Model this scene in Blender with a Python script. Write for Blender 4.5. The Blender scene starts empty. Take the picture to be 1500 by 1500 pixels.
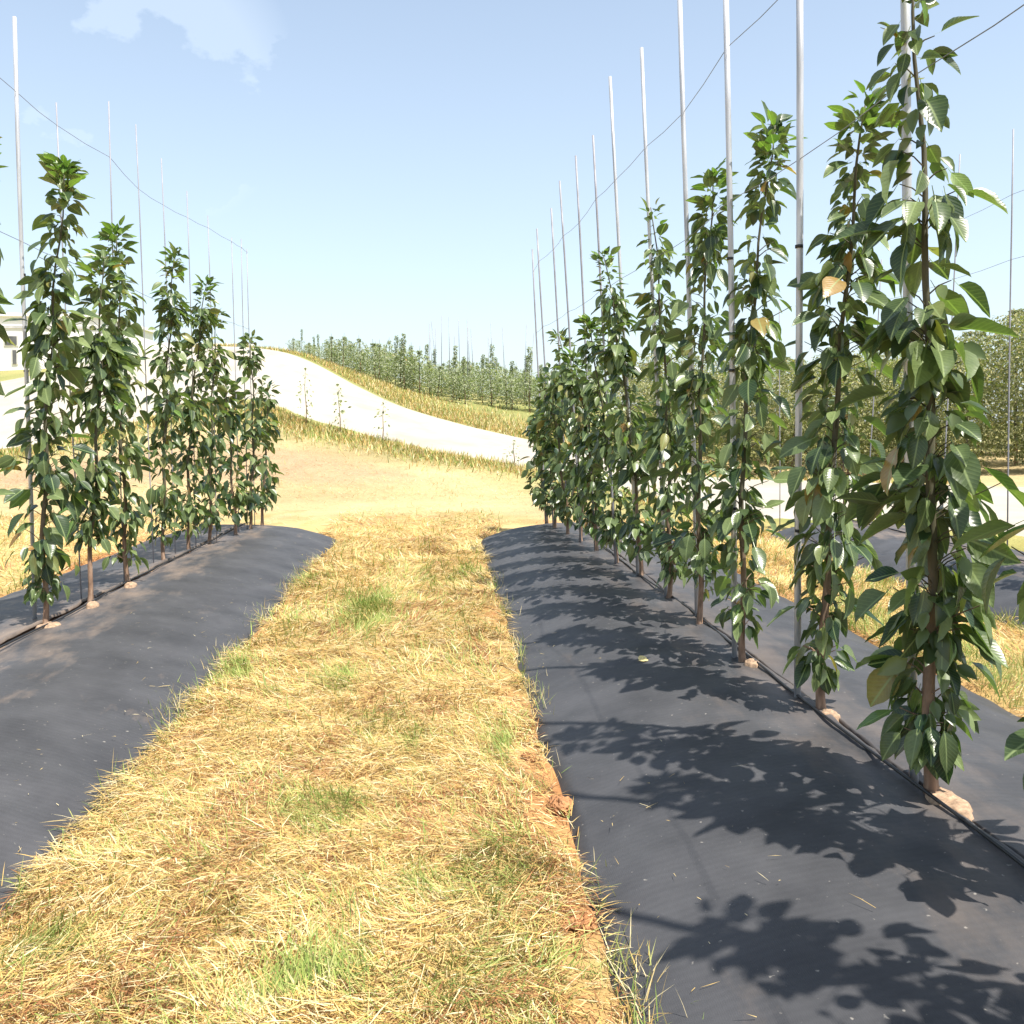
import bpy, math, random
import numpy as np
from mathutils import Vector, Matrix, Euler

random.seed(7)
rng = np.random.default_rng(7)
scene = bpy.context.scene
col = scene.collection
R = math.radians

# ------------------------------------------------------------------ camera
IMG = 1500.0; F = 1300.0
CAM = np.array([0.0, 0.0, 1.72])
PITCH = R(2.5); YAW = math.atan(100 / 1300.0)
SHIFT_Y = -(130 - 1300 * math.tan(PITCH)) / IMG
cam_data = bpy.data.cameras.new('camera')
cam_data.sensor_width = 36; cam_data.lens = F / IMG * 36
cam_data.shift_y = SHIFT_Y
cam_data.clip_start = 0.05; cam_data.clip_end = 6000
cam = bpy.data.objects.new('camera', cam_data); col.objects.link(cam)
cam.location = CAM
cam.rotation_euler = (math.pi / 2 - PITCH, 0, -YAW)
scene.camera = cam
CR = np.array(cam.rotation_euler.to_matrix())

def ray(px, py):
    v = CR @ np.array([(px - 750) / F, (750 - py) / F + SHIFT_Y * IMG / F, -1.0])
    return v
def at(px, py, Y):            # point on the pixel's ray at world distance Y along the rows
    v = ray(px, py); t = Y / v[1]
    return CAM + v * t
def on_z(px, py, z):
    v = ray(px, py); t = (z - CAM[2]) / v[2]
    return CAM + v * t

# ------------------------------------------------------------------ light
SUN_EL = R(63); SUN_AZ = math.atan2(0.66, -0.75)     # azimuth from +Y towards +X
sun_dir = Vector((math.sin(SUN_AZ) * math.cos(SUN_EL), math.cos(SUN_AZ) * math.cos(SUN_EL), math.sin(SUN_EL)))
world = bpy.data.worlds.new('World'); scene.world = world; world.use_nodes = True
nt = world.node_tree; nt.nodes.clear()
wo = nt.nodes.new('ShaderNodeOutputWorld'); bg = nt.nodes.new('ShaderNodeBackground')
sky = nt.nodes.new('ShaderNodeTexSky'); sky.sky_type = 'NISHITA'; sky.sun_disc = False
sky.sun_elevation = SUN_EL; sky.sun_rotation = SUN_AZ
sky.air_density = 1.0; sky.dust_density = 2.0; sky.ozone_density = 0.15
bg.inputs['Strength'].default_value = 0.112
# pale haze towards the horizon all round, and one soft bank of thin cloud
tc = nt.nodes.new('ShaderNodeTexCoord')
mp = nt.nodes.new('ShaderNodeMapping'); mp.inputs['Scale'].default_value = (1.0, 1.0, 1.5); mp.inputs['Location'].default_value = (1.15, 0.7, 0.2)
cn = nt.nodes.new('ShaderNodeTexNoise'); cn.inputs['Scale'].default_value = 9.0; cn.inputs['Detail'].default_value = 8
cn.inputs['Roughness'].default_value = 0.55
cr = nt.nodes.new('ShaderNodeMapRange'); cr.inputs['From Min'].default_value = 0.43; cr.inputs['From Max'].default_value = 0.56
cdir = Vector(ray(200, 140)).normalized()
dt = nt.nodes.new('ShaderNodeVectorMath'); dt.operation = 'DOT_PRODUCT'; dt.inputs[1].default_value = cdir
dr = nt.nodes.new('ShaderNodeMapRange'); dr.inputs['From Min'].default_value = math.cos(R(13)); dr.inputs['From Max'].default_value = math.cos(R(7)); dr.inputs['To Max'].default_value = 0.38
cm = nt.nodes.new('ShaderNodeMath'); cm.operation = 'MULTIPLY'
sz_ = nt.nodes.new('ShaderNodeSeparateXYZ')
vr = nt.nodes.new('ShaderNodeMapRange'); vr.inputs['From Min'].default_value = 0.0; vr.inputs['From Max'].default_value = 0.5
vr.inputs['To Min'].default_value = 0.46; vr.inputs['To Max'].default_value = 0.2
ma = nt.nodes.new('ShaderNodeMath'); ma.operation = 'MAXIMUM'
mx = nt.nodes.new('ShaderNodeMix'); mx.data_type = 'RGBA'
mx.inputs['B'].default_value = (6.7, 6.8, 7.1, 1)
L_ = nt.links.new
L_(tc.outputs['Generated'], mp.inputs['Vector']); L_(mp.outputs['Vector'], cn.inputs['Vector']); L_(cn.outputs['Fac'], cr.inputs['Value'])
L_(tc.outputs['Generated'], dt.inputs[0]); L_(dt.outputs['Value'], dr.inputs['Value'])
L_(cr.outputs['Result'], cm.inputs[0]); L_(dr.outputs['Result'], cm.inputs[1])
L_(tc.outputs['Generated'], sz_.inputs['Vector']); L_(sz_.outputs['Z'], vr.inputs['Value'])
L_(vr.outputs['Result'], ma.inputs[0]); L_(cm.outputs['Value'], ma.inputs[1]); L_(ma.outputs['Value'], mx.inputs['Factor'])
nt.links.new(sky.outputs['Color'], mx.inputs['A'])
tn = nt.nodes.new('ShaderNodeMix'); tn.data_type = 'RGBA'; tn.blend_type = 'MULTIPLY'; tn.inputs['Factor'].default_value = 1.0
tn.inputs['B'].default_value = (0.92, 1.0, 1.025, 1)
nt.links.new(mx.outputs['Result'], tn.inputs['A']); nt.links.new(tn.outputs['Result'], bg.inputs['Color'])
nt.links.new(bg.outputs['Background'], wo.inputs['Surface'])

sd = bpy.data.lights.new('sun', 'SUN'); sd.energy = 5.0; sd.angle = R(0.5); sd.color = (1.0, 0.95, 0.86)
so = bpy.data.objects.new('sun', sd); col.objects.link(so)
so.rotation_euler = sun_dir.to_track_quat('Z', 'Y').to_euler(); so.location = (5, -5, 12)
vs = scene.view_settings
vs.view_transform = 'Standard'; vs.look = 'None'; vs.exposure = 0.88; vs.gamma = 1.0; vs.use_curve_mapping = False

# ------------------------------------------------------------------ helpers
def tag(o, label=None, cat=None, group=None, kind=None):
    if label: o['label'] = label
    if cat: o['category'] = cat
    if group: o['group'] = group
    if kind: o['kind'] = kind
    return o
def new_obj(name, mesh, mat=None, parent=None):
    o = bpy.data.objects.new(name, mesh); col.objects.link(o)
    if mat is not None and mesh is not None and len(mesh.materials) == 0: mesh.materials.append(mat)
    if parent is not None: o.parent = parent
    return o
def empty(name, loc):
    o = bpy.data.objects.new(name, None); col.objects.link(o); o.location = loc
    o.empty_display_size = 0.1
    return o
def mesh_np(name, V, loops, starts, smooth=True, colors=None):
    m = bpy.data.meshes.new(name)
    V = np.asarray(V, dtype=np.float32)
    m.vertices.add(len(V)); m.vertices.foreach_set('co', V.ravel())
    loops = np.asarray(loops, dtype=np.int32); starts = np.asarray(starts, dtype=np.int32)
    m.loops.add(len(loops)); m.loops.foreach_set('vertex_index', loops)
    m.polygons.add(len(starts)); m.polygons.foreach_set('loop_start', starts)
    if smooth: m.polygons.foreach_set('use_smooth', np.ones(len(starts), dtype=bool))
    if colors is not None:
        a = m.color_attributes.new('Col', 'FLOAT_COLOR', 'POINT')
        c = np.ones((len(V), 4), dtype=np.float32); c[:, :3] = colors
        a.data.foreach_set('color', c.ravel())
    m.update(); m.validate()
    return m
def grid_mesh(name, P, smooth=True, colors=None, uv=None):
    n, k = P.shape[:2]
    idx = np.arange(n * k).reshape(n, k)
    q = np.stack([idx[:-1, :-1], idx[1:, :-1], idx[1:, 1:], idx[:-1, 1:]], -1).reshape(-1, 4)
    m = mesh_np(name, P.reshape(-1, 3), q.ravel(), np.arange(len(q)) * 4, smooth, None if colors is None else colors.reshape(-1, 3))
    if uv is not None:
        l = m.uv_layers.new(name='UVMap')
        l.data.foreach_set('uv', uv.reshape(-1, 2)[q.ravel()].astype(np.float32).ravel())
    return m
def py_mesh(name, V, Fc, smooth=True):
    m = bpy.data.meshes.new(name); m.from_pydata([tuple(v) for v in V], [], Fc)
    if smooth: m.polygons.foreach_set('use_smooth', np.ones(len(Fc), dtype=bool))
    m.update(); return m
def tube(V, Fc, pts, rad, n=8, cap=True):
    pts = [Vector(p) for p in pts]; b = len(V)
    rr = rad if hasattr(rad, '__len__') else [rad] * len(pts)
    for i, p in enumerate(pts):
        t = (pts[min(i + 1, len(pts) - 1)] - pts[max(i - 1, 0)]).normalized()
        s = Vector((0, 1, 0)) if abs(t.y) < 0.8 else Vector((1, 0, 0))
        u = t.cross(s).normalized(); w = t.cross(u)
        for k in range(n):
            a = 2 * math.pi * k / n
            V.append(p + (u * math.cos(a) + w * math.sin(a)) * rr[i])
    for i in range(len(pts) - 1):
        for k in range(n):
            k2 = (k + 1) % n
            Fc.append((b + i * n + k, b + i * n + k2, b + (i + 1) * n + k2, b + (i + 1) * n + k))
    if cap:
        Fc.append(tuple(b + k for k in range(n))[::-1]); e = b + (len(pts) - 1) * n
        Fc.append(tuple(e + k for k in range(n)))
def box(V, Fc, x0, x1, y0, y1, z0, z1):
    b = len(V)
    for z in (z0, z1):
        V += [Vector((x0, y0, z)), Vector((x1, y0, z)), Vector((x1, y1, z)), Vector((x0, y1, z))]
    Fc += [(b+3,b+2,b+1,b), (b+4,b+5,b+6,b+7), (b,b+1,b+5,b+4), (b+1,b+2,b+6,b+5), (b+2,b+3,b+7,b+6), (b+3,b,b+4,b+7)]

_tab = np.random.default_rng(3).random((256, 256))
def noise(x, y, f=1.0, octv=3, seed=0):
    x = np.asarray(x, float) * f + seed * 17.3; y = np.asarray(y, float) * f + seed * 9.1
    out = 0; amp = 1; tot = 0
    for o in range(octv):
        xi = np.floor(x).astype(int); yi = np.floor(y).astype(int); fx = x - xi; fy = y - yi
        fx = fx * fx * (3 - 2 * fx); fy = fy * fy * (3 - 2 * fy)
        g = lambda a, b: _tab[a % 256, b % 256]
        v = (g(xi, yi) * (1 - fx) + g(xi + 1, yi) * fx) * (1 - fy) + (g(xi, yi + 1) * (1 - fx) + g(xi + 1, yi + 1) * fx) * fy
        out = out + v * amp; tot += amp; amp *= 0.5; x = x * 2.03 + 5.2; y = y * 2.03 + 1.7
    return out / tot
def sstep(a, b, x):
    t = np.clip((np.asarray(x, float) - a) / (b - a), 0, 1); return t * t * (3 - 2 * t)

# ------------------------------------------------------------------ materials
def mat(name):
    m = bpy.data.materials.new(name); m.use_nodes = True
    n = m.node_tree.nodes; p = n['Principled BSDF']
    return m, m.node_tree, p
def N(t, kind, **kw):
    n = t.nodes.new(kind)
    for k, v in kw.items():
        if k in n.inputs: n.inputs[k].default_value = v
        else: setattr(n, k, v)
    return n
def ramp(t, fac, stops):
    r = t.nodes.new('ShaderNodeValToRGB'); e = r.color_ramp.elements
    while len(e) < len(stops): e.new(0.5)
    for i, (p, c) in enumerate(stops): e[i].position = p; e[i].color = (*c, 1)
    t.links.new(fac, r.inputs['Fac']); return r.outputs['Color']
def mixc(t, fac, a, b, blend='MIX'):
    m = t.nodes.new('ShaderNodeMix'); m.data_type = 'RGBA'; m.blend_type = blend
    for s, v in (('Factor', fac), ('A', a), ('B', b)):
        if hasattr(v, 'is_linked'): t.links.new(v, m.inputs[s])
        else: m.inputs[s].default_value = v if s == 'Factor' else (*v, 1)
    return m.outputs['Result']
def bump(t, p, h, strength, dist):
    b = t.nodes.new('ShaderNodeBump'); b.inputs['Strength'].default_value = strength; b.inputs['Distance'].default_value = dist
    t.links.new(h, b.inputs['Height']); t.links.new(b.outputs['Normal'], p.inputs['Normal'])

def leaf_material(name, dark, light, rough=0.32, island=False):
    m, t, p = mat(name)
    oi = t.nodes.new('ShaderNodeNewGeometry').outputs['Random Per Island'] if island else t.nodes.new('ShaderNodeObjectInfo').outputs['Random']
    c = ramp(t, oi, [(0.0, dark), (0.58, tuple(0.5 * (a + b) for a, b in zip(dark, light))), (0.95, light), (0.985, tuple(0.6 * a + 0.4 * b for a, b in zip(light, (0.30, 0.20, 0.05)))), (1.0, (0.30, 0.16, 0.05))])
    tcn = t.nodes.new('ShaderNodeTexCoord')
    nz = N(t, 'ShaderNodeTexNoise', Scale=9.0, Detail=3.0); t.links.new(tcn.outputs['Object'], nz.inputs['Vector'])
    v = N(t, 'ShaderNodeMapRange'); v.inputs['To Min'].default_value = 0.7; v.inputs['To Max'].default_value = 1.3
    t.links.new(nz.outputs['Fac'], v.inputs['Value'])
    c = mixc(t, 1.0, c, v.outputs['Result'], 'MULTIPLY')
    if not island:          # paler midrib and side veins, drawn from the leaf's own UVs
        uv = t.nodes.new('ShaderNodeUVMap'); sep = t.nodes.new('ShaderNodeSeparateXYZ'); t.links.new(uv.outputs['UV'], sep.inputs['Vector'])
        ab = N(t, 'ShaderNodeMath', operation='ABSOLUTE'); t.links.new(sep.outputs['Y'], ab.inputs[0])
        mr = N(t, 'ShaderNodeMapRange'); mr.inputs['From Min'].default_value = 0.03; mr.inputs['From Max'].default_value = 0.10
        mr.inputs['To Min'].default_value = 0.75; mr.inputs['To Max'].default_value = 0.0
        t.links.new(ab.outputs['Value'], mr.inputs['Value'])
        k = N(t, 'ShaderNodeMath', operation='MULTIPLY_ADD'); k.inputs[1].default_value = -0.28; t.links.new(ab.outputs['Value'], k.inputs[0]); t.links.new(sep.outputs['X'], k.inputs[2])
        s1 = N(t, 'ShaderNodeMath', operation='MULTIPLY'); s1.inputs[1].default_value = 62.0; t.links.new(k.outputs['Value'], s1.inputs[0])
        s2 = N(t, 'ShaderNodeMath', operation='SINE'); t.links.new(s1.outputs['Value'], s2.inputs[0])
        s3 = N(t, 'ShaderNodeMapRange'); s3.inputs['From Min'].default_value = 0.75; s3.inputs['From Max'].default_value = 1.0; s3.inputs['To Max'].default_value = 0.18
        t.links.new(s2.outputs['Value'], s3.inputs['Value'])
        mxv = N(t, 'ShaderNodeMath', operation='MAXIMUM'); t.links.new(mr.outputs['Result'], mxv.inputs[0]); t.links.new(s3.outputs['Result'], mxv.inputs[1])
        c = mixc(t, mxv.outputs['Value'], c, tuple(min(1, 1.5 * x + 0.03) for x in light))
        bump(t, p, s2.outputs['Value'], 0.10, 0.002)
    g = t.nodes.new('ShaderNodeNewGeometry')
    cb = mixc(t, 0.45, c, (0.20, 0.25, 0.13))
    c2 = mixc(t, g.outputs['Backfacing'], c, cb)
    t.links.new(c2, p.inputs['Base Color'])
    p.inputs['Roughness'].default_value = rough
    p.inputs['Specular IOR Level'].default_value = 0.5
    tr = t.nodes.new('ShaderNodeBsdfTranslucent')
    ct = mixc(t, 1.0, c, (1.5, 1.9, 0.6), 'MULTIPLY'); t.links.new(ct, tr.inputs['Color'])
    ms = t.nodes.new('ShaderNodeMixShader'); ms.inputs[0].default_value = 0.26
    t.links.new(p.outputs[0], ms.inputs[1]); t.links.new(tr.outputs[0], ms.inputs[2])
    t.links.new(ms.outputs[0], t.nodes['Material Output'].inputs['Surface'])
    return m
M_leaf = leaf_material('cherry_leaf', (0.018, 0.042, 0.016), (0.16, 0.205, 0.080))
M_young = leaf_material('young_leaf', (0.06, 0.125, 0.028), (0.16, 0.235, 0.06))
M_leafs = leaf_material('cherry_leaf_mass', (0.018, 0.042, 0.016), (0.16, 0.205, 0.080), island=True)
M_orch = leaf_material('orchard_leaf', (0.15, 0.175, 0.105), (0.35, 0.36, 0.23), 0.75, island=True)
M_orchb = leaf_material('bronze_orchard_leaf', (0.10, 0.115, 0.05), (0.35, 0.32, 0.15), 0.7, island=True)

def bark():
    m, t, p = mat('bark'); tcn = t.nodes.new('ShaderNodeTexCoord')
    mp_ = N(t, 'ShaderNodeMapping'); mp_.inputs['Scale'].default_value = (30, 30, 9); t.links.new(tcn.outputs['Object'], mp_.inputs['Vector'])
    nz = N(t, 'ShaderNodeTexNoise', Scale=1.0, Detail=5.0); t.links.new(mp_.outputs['Vector'], nz.inputs['Vector'])
    t.links.new(ramp(t, nz.outputs['Fac'], [(0.3, (0.12, 0.07, 0.045)), (0.55, (0.27, 0.17, 0.115)), (0.75, (0.42, 0.30, 0.22))]), p.inputs['Base Color'])
    p.inputs['Roughness'].default_value = 0.75; bump(t, p, nz.outputs['Fac'], 0.5, 0.01)
    sx_ = t.nodes.new('ShaderNodeSeparateXYZ'); t.links.new(tcn.outputs['Object'], sx_.inputs['Vector'])     # old pinkish bark low down, green young wood above
    mr = N(t, 'ShaderNodeMapRange'); mr.inputs['From Min'].default_value = 0.35; mr.inputs['From Max'].default_value = 1.0; t.links.new(sx_.outputs['Z'], mr.inputs['Value'])
    c = mixc(t, mr.outputs['Result'], p.inputs['Base Color'].links[0].from_socket, (0.075, 0.070, 0.040)); t.links.new(c, p.inputs['Base Color']); return m
M_bark = bark()
def metal_pole():
    m, t, p = mat('galvanised_pole'); tcn = t.nodes.new('ShaderNodeTexCoord')
    mp_ = N(t, 'ShaderNodeMapping'); mp_.inputs['Scale'].default_value = (25, 25, 3); t.links.new(tcn.outputs['Object'], mp_.inputs['Vector'])
    nz = N(t, 'ShaderNodeTexNoise', Scale=1.0, Detail=4.0); t.links.new(mp_.outputs['Vector'], nz.inputs['Vector'])
    t.links.new(ramp(t, nz.outputs['Fac'], [(0.3, (0.34, 0.35, 0.37)), (0.7, (0.60, 0.61, 0.64))]), p.inputs['Base Color'])
    p.inputs['Roughness'].default_value = 0.42; p.inputs['Metallic'].default_value = 0.35; return m
M_pole = metal_pole()
M_thin = None
def plain(name, c, rough=0.6, metal=0.0, var=0.25, scale=6.0):
    m, t, p = mat(name); tcn = t.nodes.new('ShaderNodeTexCoord')
    nz = N(t, 'ShaderNodeTexNoise', Scale=scale, Detail=5.0); t.links.new(tcn.outputs['Object'], nz.inputs['Vector'])
    lo = tuple(x * (1 - var) for x in c); hi = tuple(min(1, x * (1 + var)) for x in c)
    t.links.new(ramp(t, nz.outputs['Fac'], [(0.3, lo), (0.7, hi)]), p.inputs['Base Color'])
    p.inputs['Roughness'].default_value = rough; p.inputs['Metallic'].default_value = metal
    bump(t, p, nz.outputs['Fac'], 0.25, 0.01); return m
M_thin = plain('sky_faded_thin_pole', (0.25, 0.25, 0.28), 0.6, 0.1, 0.2)  # far poles' fade into the bright sky, put into their colour
M_wire = plain('steel_wire', (0.22, 0.23, 0.25), 0.5, 0.5)
M_fold_shadow = plain('fold_shadow_black', (0.012, 0.012, 0.014), 0.45)  # shadow of the crest fold, given as a black surface
M_tie = plain('black_tie', (0.02, 0.02, 0.02), 0.6)
M_sand = plain('sandy_soil', (0.32, 0.215, 0.14), 0.95, 0, 0.45, 40)
M_clod = plain('red_earth', (0.36, 0.175, 0.075), 0.95, 0, 0.5, 16)
M_white = plain('white_render', (0.78, 0.77, 0.74), 0.8, 0, 0.06, 2)
M_roofm = plain('grey_roof_edge', (0.42, 0.41, 0.40), 0.8, 0, 0.2, 3)
M_glass = plain('dark_window_glass', (0.10, 0.10, 0.10), 0.15, 0, 0.3, 3)
M_frame = plain('pale_window_frame', (0.55, 0.53, 0.50), 0.6, 0, 0.1, 3)

def fabric():
    m, t, p = mat('woven_weed_fabric')
    uv = t.nodes.new('ShaderNodeUVMap'); sep = t.nodes.new('ShaderNodeSeparateXYZ'); t.links.new(uv.outputs['UV'], sep.inputs['Vector'])
    # uv in metres: x across from the crest, y along the row
    n1 = N(t, 'ShaderNodeTexNoise', Scale=2.2, Detail=6.0, Roughness=0.6); t.links.new(uv.outputs['UV'], n1.inputs['Vector'])
    base = ramp(t, n1.outputs['Fac'], [(0.3, (0.040, 0.040, 0.0435)), (0.7, (0.072, 0.0715, 0.0765))])
    wv = N(t, 'ShaderNodeTexWave', Scale=9.0, Distortion=0.4, Detail=1.0); wv.bands_direction = 'Y'
    t.links.new(uv.outputs['UV'], wv.inputs['Vector'])
    wv2 = N(t, 'ShaderNodeTexWave', Scale=52.0, Distortion=0.3, Detail=1.0); wv2.bands_direction = 'X'
    t.links.new(uv.outputs['UV'], wv2.inputs['Vector'])
    base = mixc(t, 0.03, base, wv.outputs['Color'], 'OVERLAY')
    base = mixc(t, 0.02, base, wv2.outputs['Color'], 'OVERLAY')
    # dust: sandy film close to the crest, speckles everywhere
    mp_ = N(t, 'ShaderNodeMapping'); mp_.inputs['Scale'].default_value = (1.5, 0.55, 1); t.links.new(uv.outputs['UV'], mp_.inputs['Vector'])
    n2 = N(t, 'ShaderNodeTexNoise', Scale=2.6, Detail=7.0, Roughness=0.65); t.links.new(mp_.outputs['Vector'], n2.inputs['Vector'])
    ab = N(t, 'ShaderNodeMath', operation='ABSOLUTE'); t.links.new(sep.outputs['X'], ab.inputs[0])
    mr = N(t, 'ShaderNodeMapRange'); mr.inputs['From Min'].default_value = 0.0; mr.inputs['From Max'].default_value = 0.75
    mr.inputs['To Min'].default_value = 0.21; mr.inputs['To Max'].default_value = -0.06; t.links.new(ab.outputs['Value'], mr.inputs['Value'])
    ad = N(t, 'ShaderNodeMath', operation='ADD'); t.links.new(n2.outputs['Fac'], ad.inputs[0]); t.links.new(mr.outputs['Result'], ad.inputs[1])
    dm = N(t, 'ShaderNodeMapRange'); dm.inputs['From Min'].default_value = 0.55; dm.inputs['From Max'].default_value = 0.82; dm.inputs['To Max'].default_value = 0.55
    t.links.new(ad.outputs['Value'], dm.inputs['Value'])
    lf = N(t, 'ShaderNodeMapRange'); lf.inputs['From Min'].default_value = 18.0; lf.inputs['From Max'].default_value = 22.0; lf.inputs['To Min'].default_value = 0.35; lf.inputs['To Max'].default_value = 0.9
    t.links.new(sep.outputs['Y'], lf.inputs['Value'])
    dmm = N(t, 'ShaderNodeMath', operation='MULTIPLY'); t.links.new(dm.outputs['Result'], dmm.inputs[0]); t.links.new(lf.outputs['Result'], dmm.inputs[1])
    base = mixc(t, dmm.outputs['Value'], base, (0.34, 0.25, 0.185))
    n3 = N(t, 'ShaderNodeTexNoise', Scale=38.0, Detail=2.0); t.links.new(uv.outputs['UV'], n3.inputs['Vector'])
    sp = N(t, 'ShaderNodeMapRange'); sp.inputs['From Min'].default_value = 0.70; sp.inputs['From Max'].default_value = 0.76; sp.inputs['To Max'].default_value = 0.5
    t.links.new(n3.outputs['Fac'], sp.inputs['Value'])
    base = mixc(t, sp.outputs['Result'], base, (0.36, 0.33, 0.29))
    t.links.new(base, p.inputs['Base Color'])
    p.inputs['Roughness'].default_value = 0.5; p.inputs['Specular IOR Level'].default_value = 0.16
    h = N(t, 'ShaderNodeMath', operation='MULTIPLY_ADD'); h.inputs[1].default_value = 0.012
    t.links.new(wv2.outputs['Fac'], h.inputs[0]); t.links.new(n1.outputs['Fac'], h.inputs[2])
    bump(t, p, h.outputs['Value'], 0.4, 0.03)
    return m
M_fab = fabric()

def ground_mat():
    m, t, p = mat('mown_straw_ground')
    tcn = t.nodes.new('ShaderNodeTexCoord')
    at_ = t.nodes.new('ShaderNodeVertexColor'); at_.layer_name = 'Col'
    n1 = N(t, 'ShaderNodeTexNoise', Scale=1.3, Detail=8.0, Roughness=0.7); t.links.new(tcn.outputs['Object'], n1.inputs['Vector'])
    n2 = N(t, 'ShaderNodeTexNoise', Scale=22.0, Detail=6.0, Roughness=0.7); t.links.new(tcn.outputs['Object'], n2.inputs['Vector'])
    v = N(t, 'ShaderNodeMapRange'); v.inputs['To Min'].default_value = 0.45; v.inputs['To Max'].default_value = 1.55; t.links.new(n2.outputs['Fac'], v.inputs['Value'])
    v1 = N(t, 'ShaderNodeMapRange'); v1.inputs['To Min'].default_value = 0.7; v1.inputs['To Max'].default_value = 1.3; t.links.new(n1.outputs['Fac'], v1.inputs['Value'])
    c = mixc(t, 1.0, at_.outputs['Color'], v.outputs['Result'], 'MULTIPLY')
    c = mixc(t, 1.0, c, v1.outputs['Result'], 'MULTIPLY')
    t.links.new(c, p.inputs['Base Color']); p.inputs['Roughness'].default_value = 0.95; p.inputs['Specular IOR Level'].default_value = 0.1
    bump(t, p, n2.outputs['Fac'], 0.6, 0.03)
    return m
M_ground = ground_mat()
def blade_mat():
    m, t, p = mat('straw_blades')
    at_ = t.nodes.new('ShaderNodeVertexColor'); at_.layer_name = 'Col'
    t.links.new(at_.outputs['Color'], p.inputs['Base Color']); p.inputs['Roughness'].default_value = 0.6; p.inputs['Specular IOR Level'].default_value = 0.25
    tr = t.nodes.new('ShaderNodeBsdfTranslucent'); t.links.new(at_.outputs['Color'], tr.inputs['Color'])
    ms = t.nodes.new('ShaderNodeMixShader'); ms.inputs[0].default_value = 0.25
    t.links.new(p.outputs[0], ms.inputs[1]); t.links.new(tr.outputs[0], ms.inputs[2]); t.links.new(ms.outputs[0], t.nodes['Material Output'].inputs['Surface'])
    return m
M_blade = blade_mat()
def road_mat():
    m, t, p = mat('pale_concrete'); tcn = t.nodes.new('ShaderNodeTexCoord')
    n1 = N(t, 'ShaderNodeTexNoise', Scale=0.5, Detail=8.0, Roughness=0.65); t.links.new(tcn.outputs['Object'], n1.inputs['Vector'])
    t.links.new(ramp(t, n1.outputs['Fac'], [(0.3, (0.30, 0.265, 0.212)), (0.5, (0.36, 0.325, 0.268)), (0.75, (0.40, 0.368, 0.312))]), p.inputs['Base Color'])
    p.inputs['Roughness'].default_value = 0.85
    n2 = N(t, 'ShaderNodeTexNoise', Scale=30.0, Detail=3.0); t.links.new(tcn.outputs['Object'], n2.inputs['Vector']); bump(t, p, n2.outputs['Fac'], 0.2, 0.01)
    return m
M_road = road_mat()

# ------------------------------------------------------------------ terrain
NEAR = [(9.0, 2, 0), (8.2, 10, 0), (7.7, 14.6, 0), (5.6, 15.7, 0), (4.6, 20, 0.0)]
FAR = [(34, 2, 0.3), (26, 12, 0.2), (17, 20, 0.1), (10.5, 25.5, 0), (6.8, 30, 0.45)]
pn = [(785, 690, 26), (650, 664, 27.5), (550, 643, 29), (450, 617, 30), (390, 593, 31), (300, 590, 31.5), (180, 625, 30), (20, 660, 28), (-200, 690, 27), (-500, 700, 26)]
pf = [(785, 647, 33), (683, 623, 34.5), (600, 600, 36.5), (520, 562, 38.5), (433, 519, 41), (330, 509, 42), (180, 520, 42), (20, 557, 41), (-250, 575, 40), (-600, 590, 39)]
NEAR = np.array(NEAR + [tuple(at(*a)) for a in pn], float)
FAR = np.array(FAR + [tuple(at(*a)) for a in pf], float)
cp = list(NEAR) + list(FAR)
for x in (-12, -7, -3, 0, 3, 7, 11):
    for y in (-6, 0, 6, 12, 16, 18.5): cp.append((x, y, 0.0))
for x, y, z in [(30, -5, 0), (60, 10, 0.5), (60, 40, 1.5), (-30, 0, 0), (-60, 0, 0.3), (-25, 12, 0.1), (-60, 30, 3), (-60, 70, 5), (20, 26, 0.3), (30, 35, 1.0)]: cp.append((x, y, z))
for a in [(600, 576, 46), (700, 588, 46), (785, 592, 45), (500, 545, 48), (433, 522, 52), (900, 640, 36), (1110, 708, 28), (300, 512, 60), (20, 545, 46), (150, 535, 46), (250, 520, 47), (600, 590, 75), (785, 600, 75), (1000, 610, 75), (1300, 620, 70), (433, 545, 75), (300, 540, 80), (100, 550, 80)]:
    cp.append(tuple(at(*a)))
cp = np.array(cp, float)
def tps(r): return np.where(r > 1e-6, r * r * np.log(np.maximum(r, 1e-6)), 0)
n = len(cp); S = 20.0
D = np.linalg.norm(cp[:, None, :2] - cp[None, :, :2], axis=-1) / S
A = np.zeros((n + 3, n + 3)); A[:n, :n] = tps(D) + np.eye(n) * 0.004
A[:n, n] = 1; A[:n, n + 1:] = cp[:, :2] / S; A[n, :n] = 1; A[n + 1:, :n] = cp[:, :2].T / S
W = np.linalg.solve(A, np.concatenate([cp[:, 2], np.zeros(3)]))
def terr(x, y):
    x = np.asarray(x, float); y = np.asarray(y, float); sh = x.shape
    X = np.clip(x.ravel(), -60, 60); Y = np.clip(y.ravel(), -6, 80)
    out = np.empty(len(X))
    for i in range(0, len(X), 20000):
        d = np.sqrt((X[i:i+20000, None] - cp[None, :, 0]) ** 2 + (Y[i:i+20000, None] - cp[None, :, 1]) ** 2) / S
        out[i:i+20000] = tps(d) @ W[:n] + W[n] + W[n+1] * X[i:i+20000] / S + W[n+2] * Y[i:i+20000] / S
    w = sstep(16.5, 20, Y) + 0 * X
    w = np.maximum(w, sstep(12, 20, np.abs(X)))
    return (out * w).reshape(sh)

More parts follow.
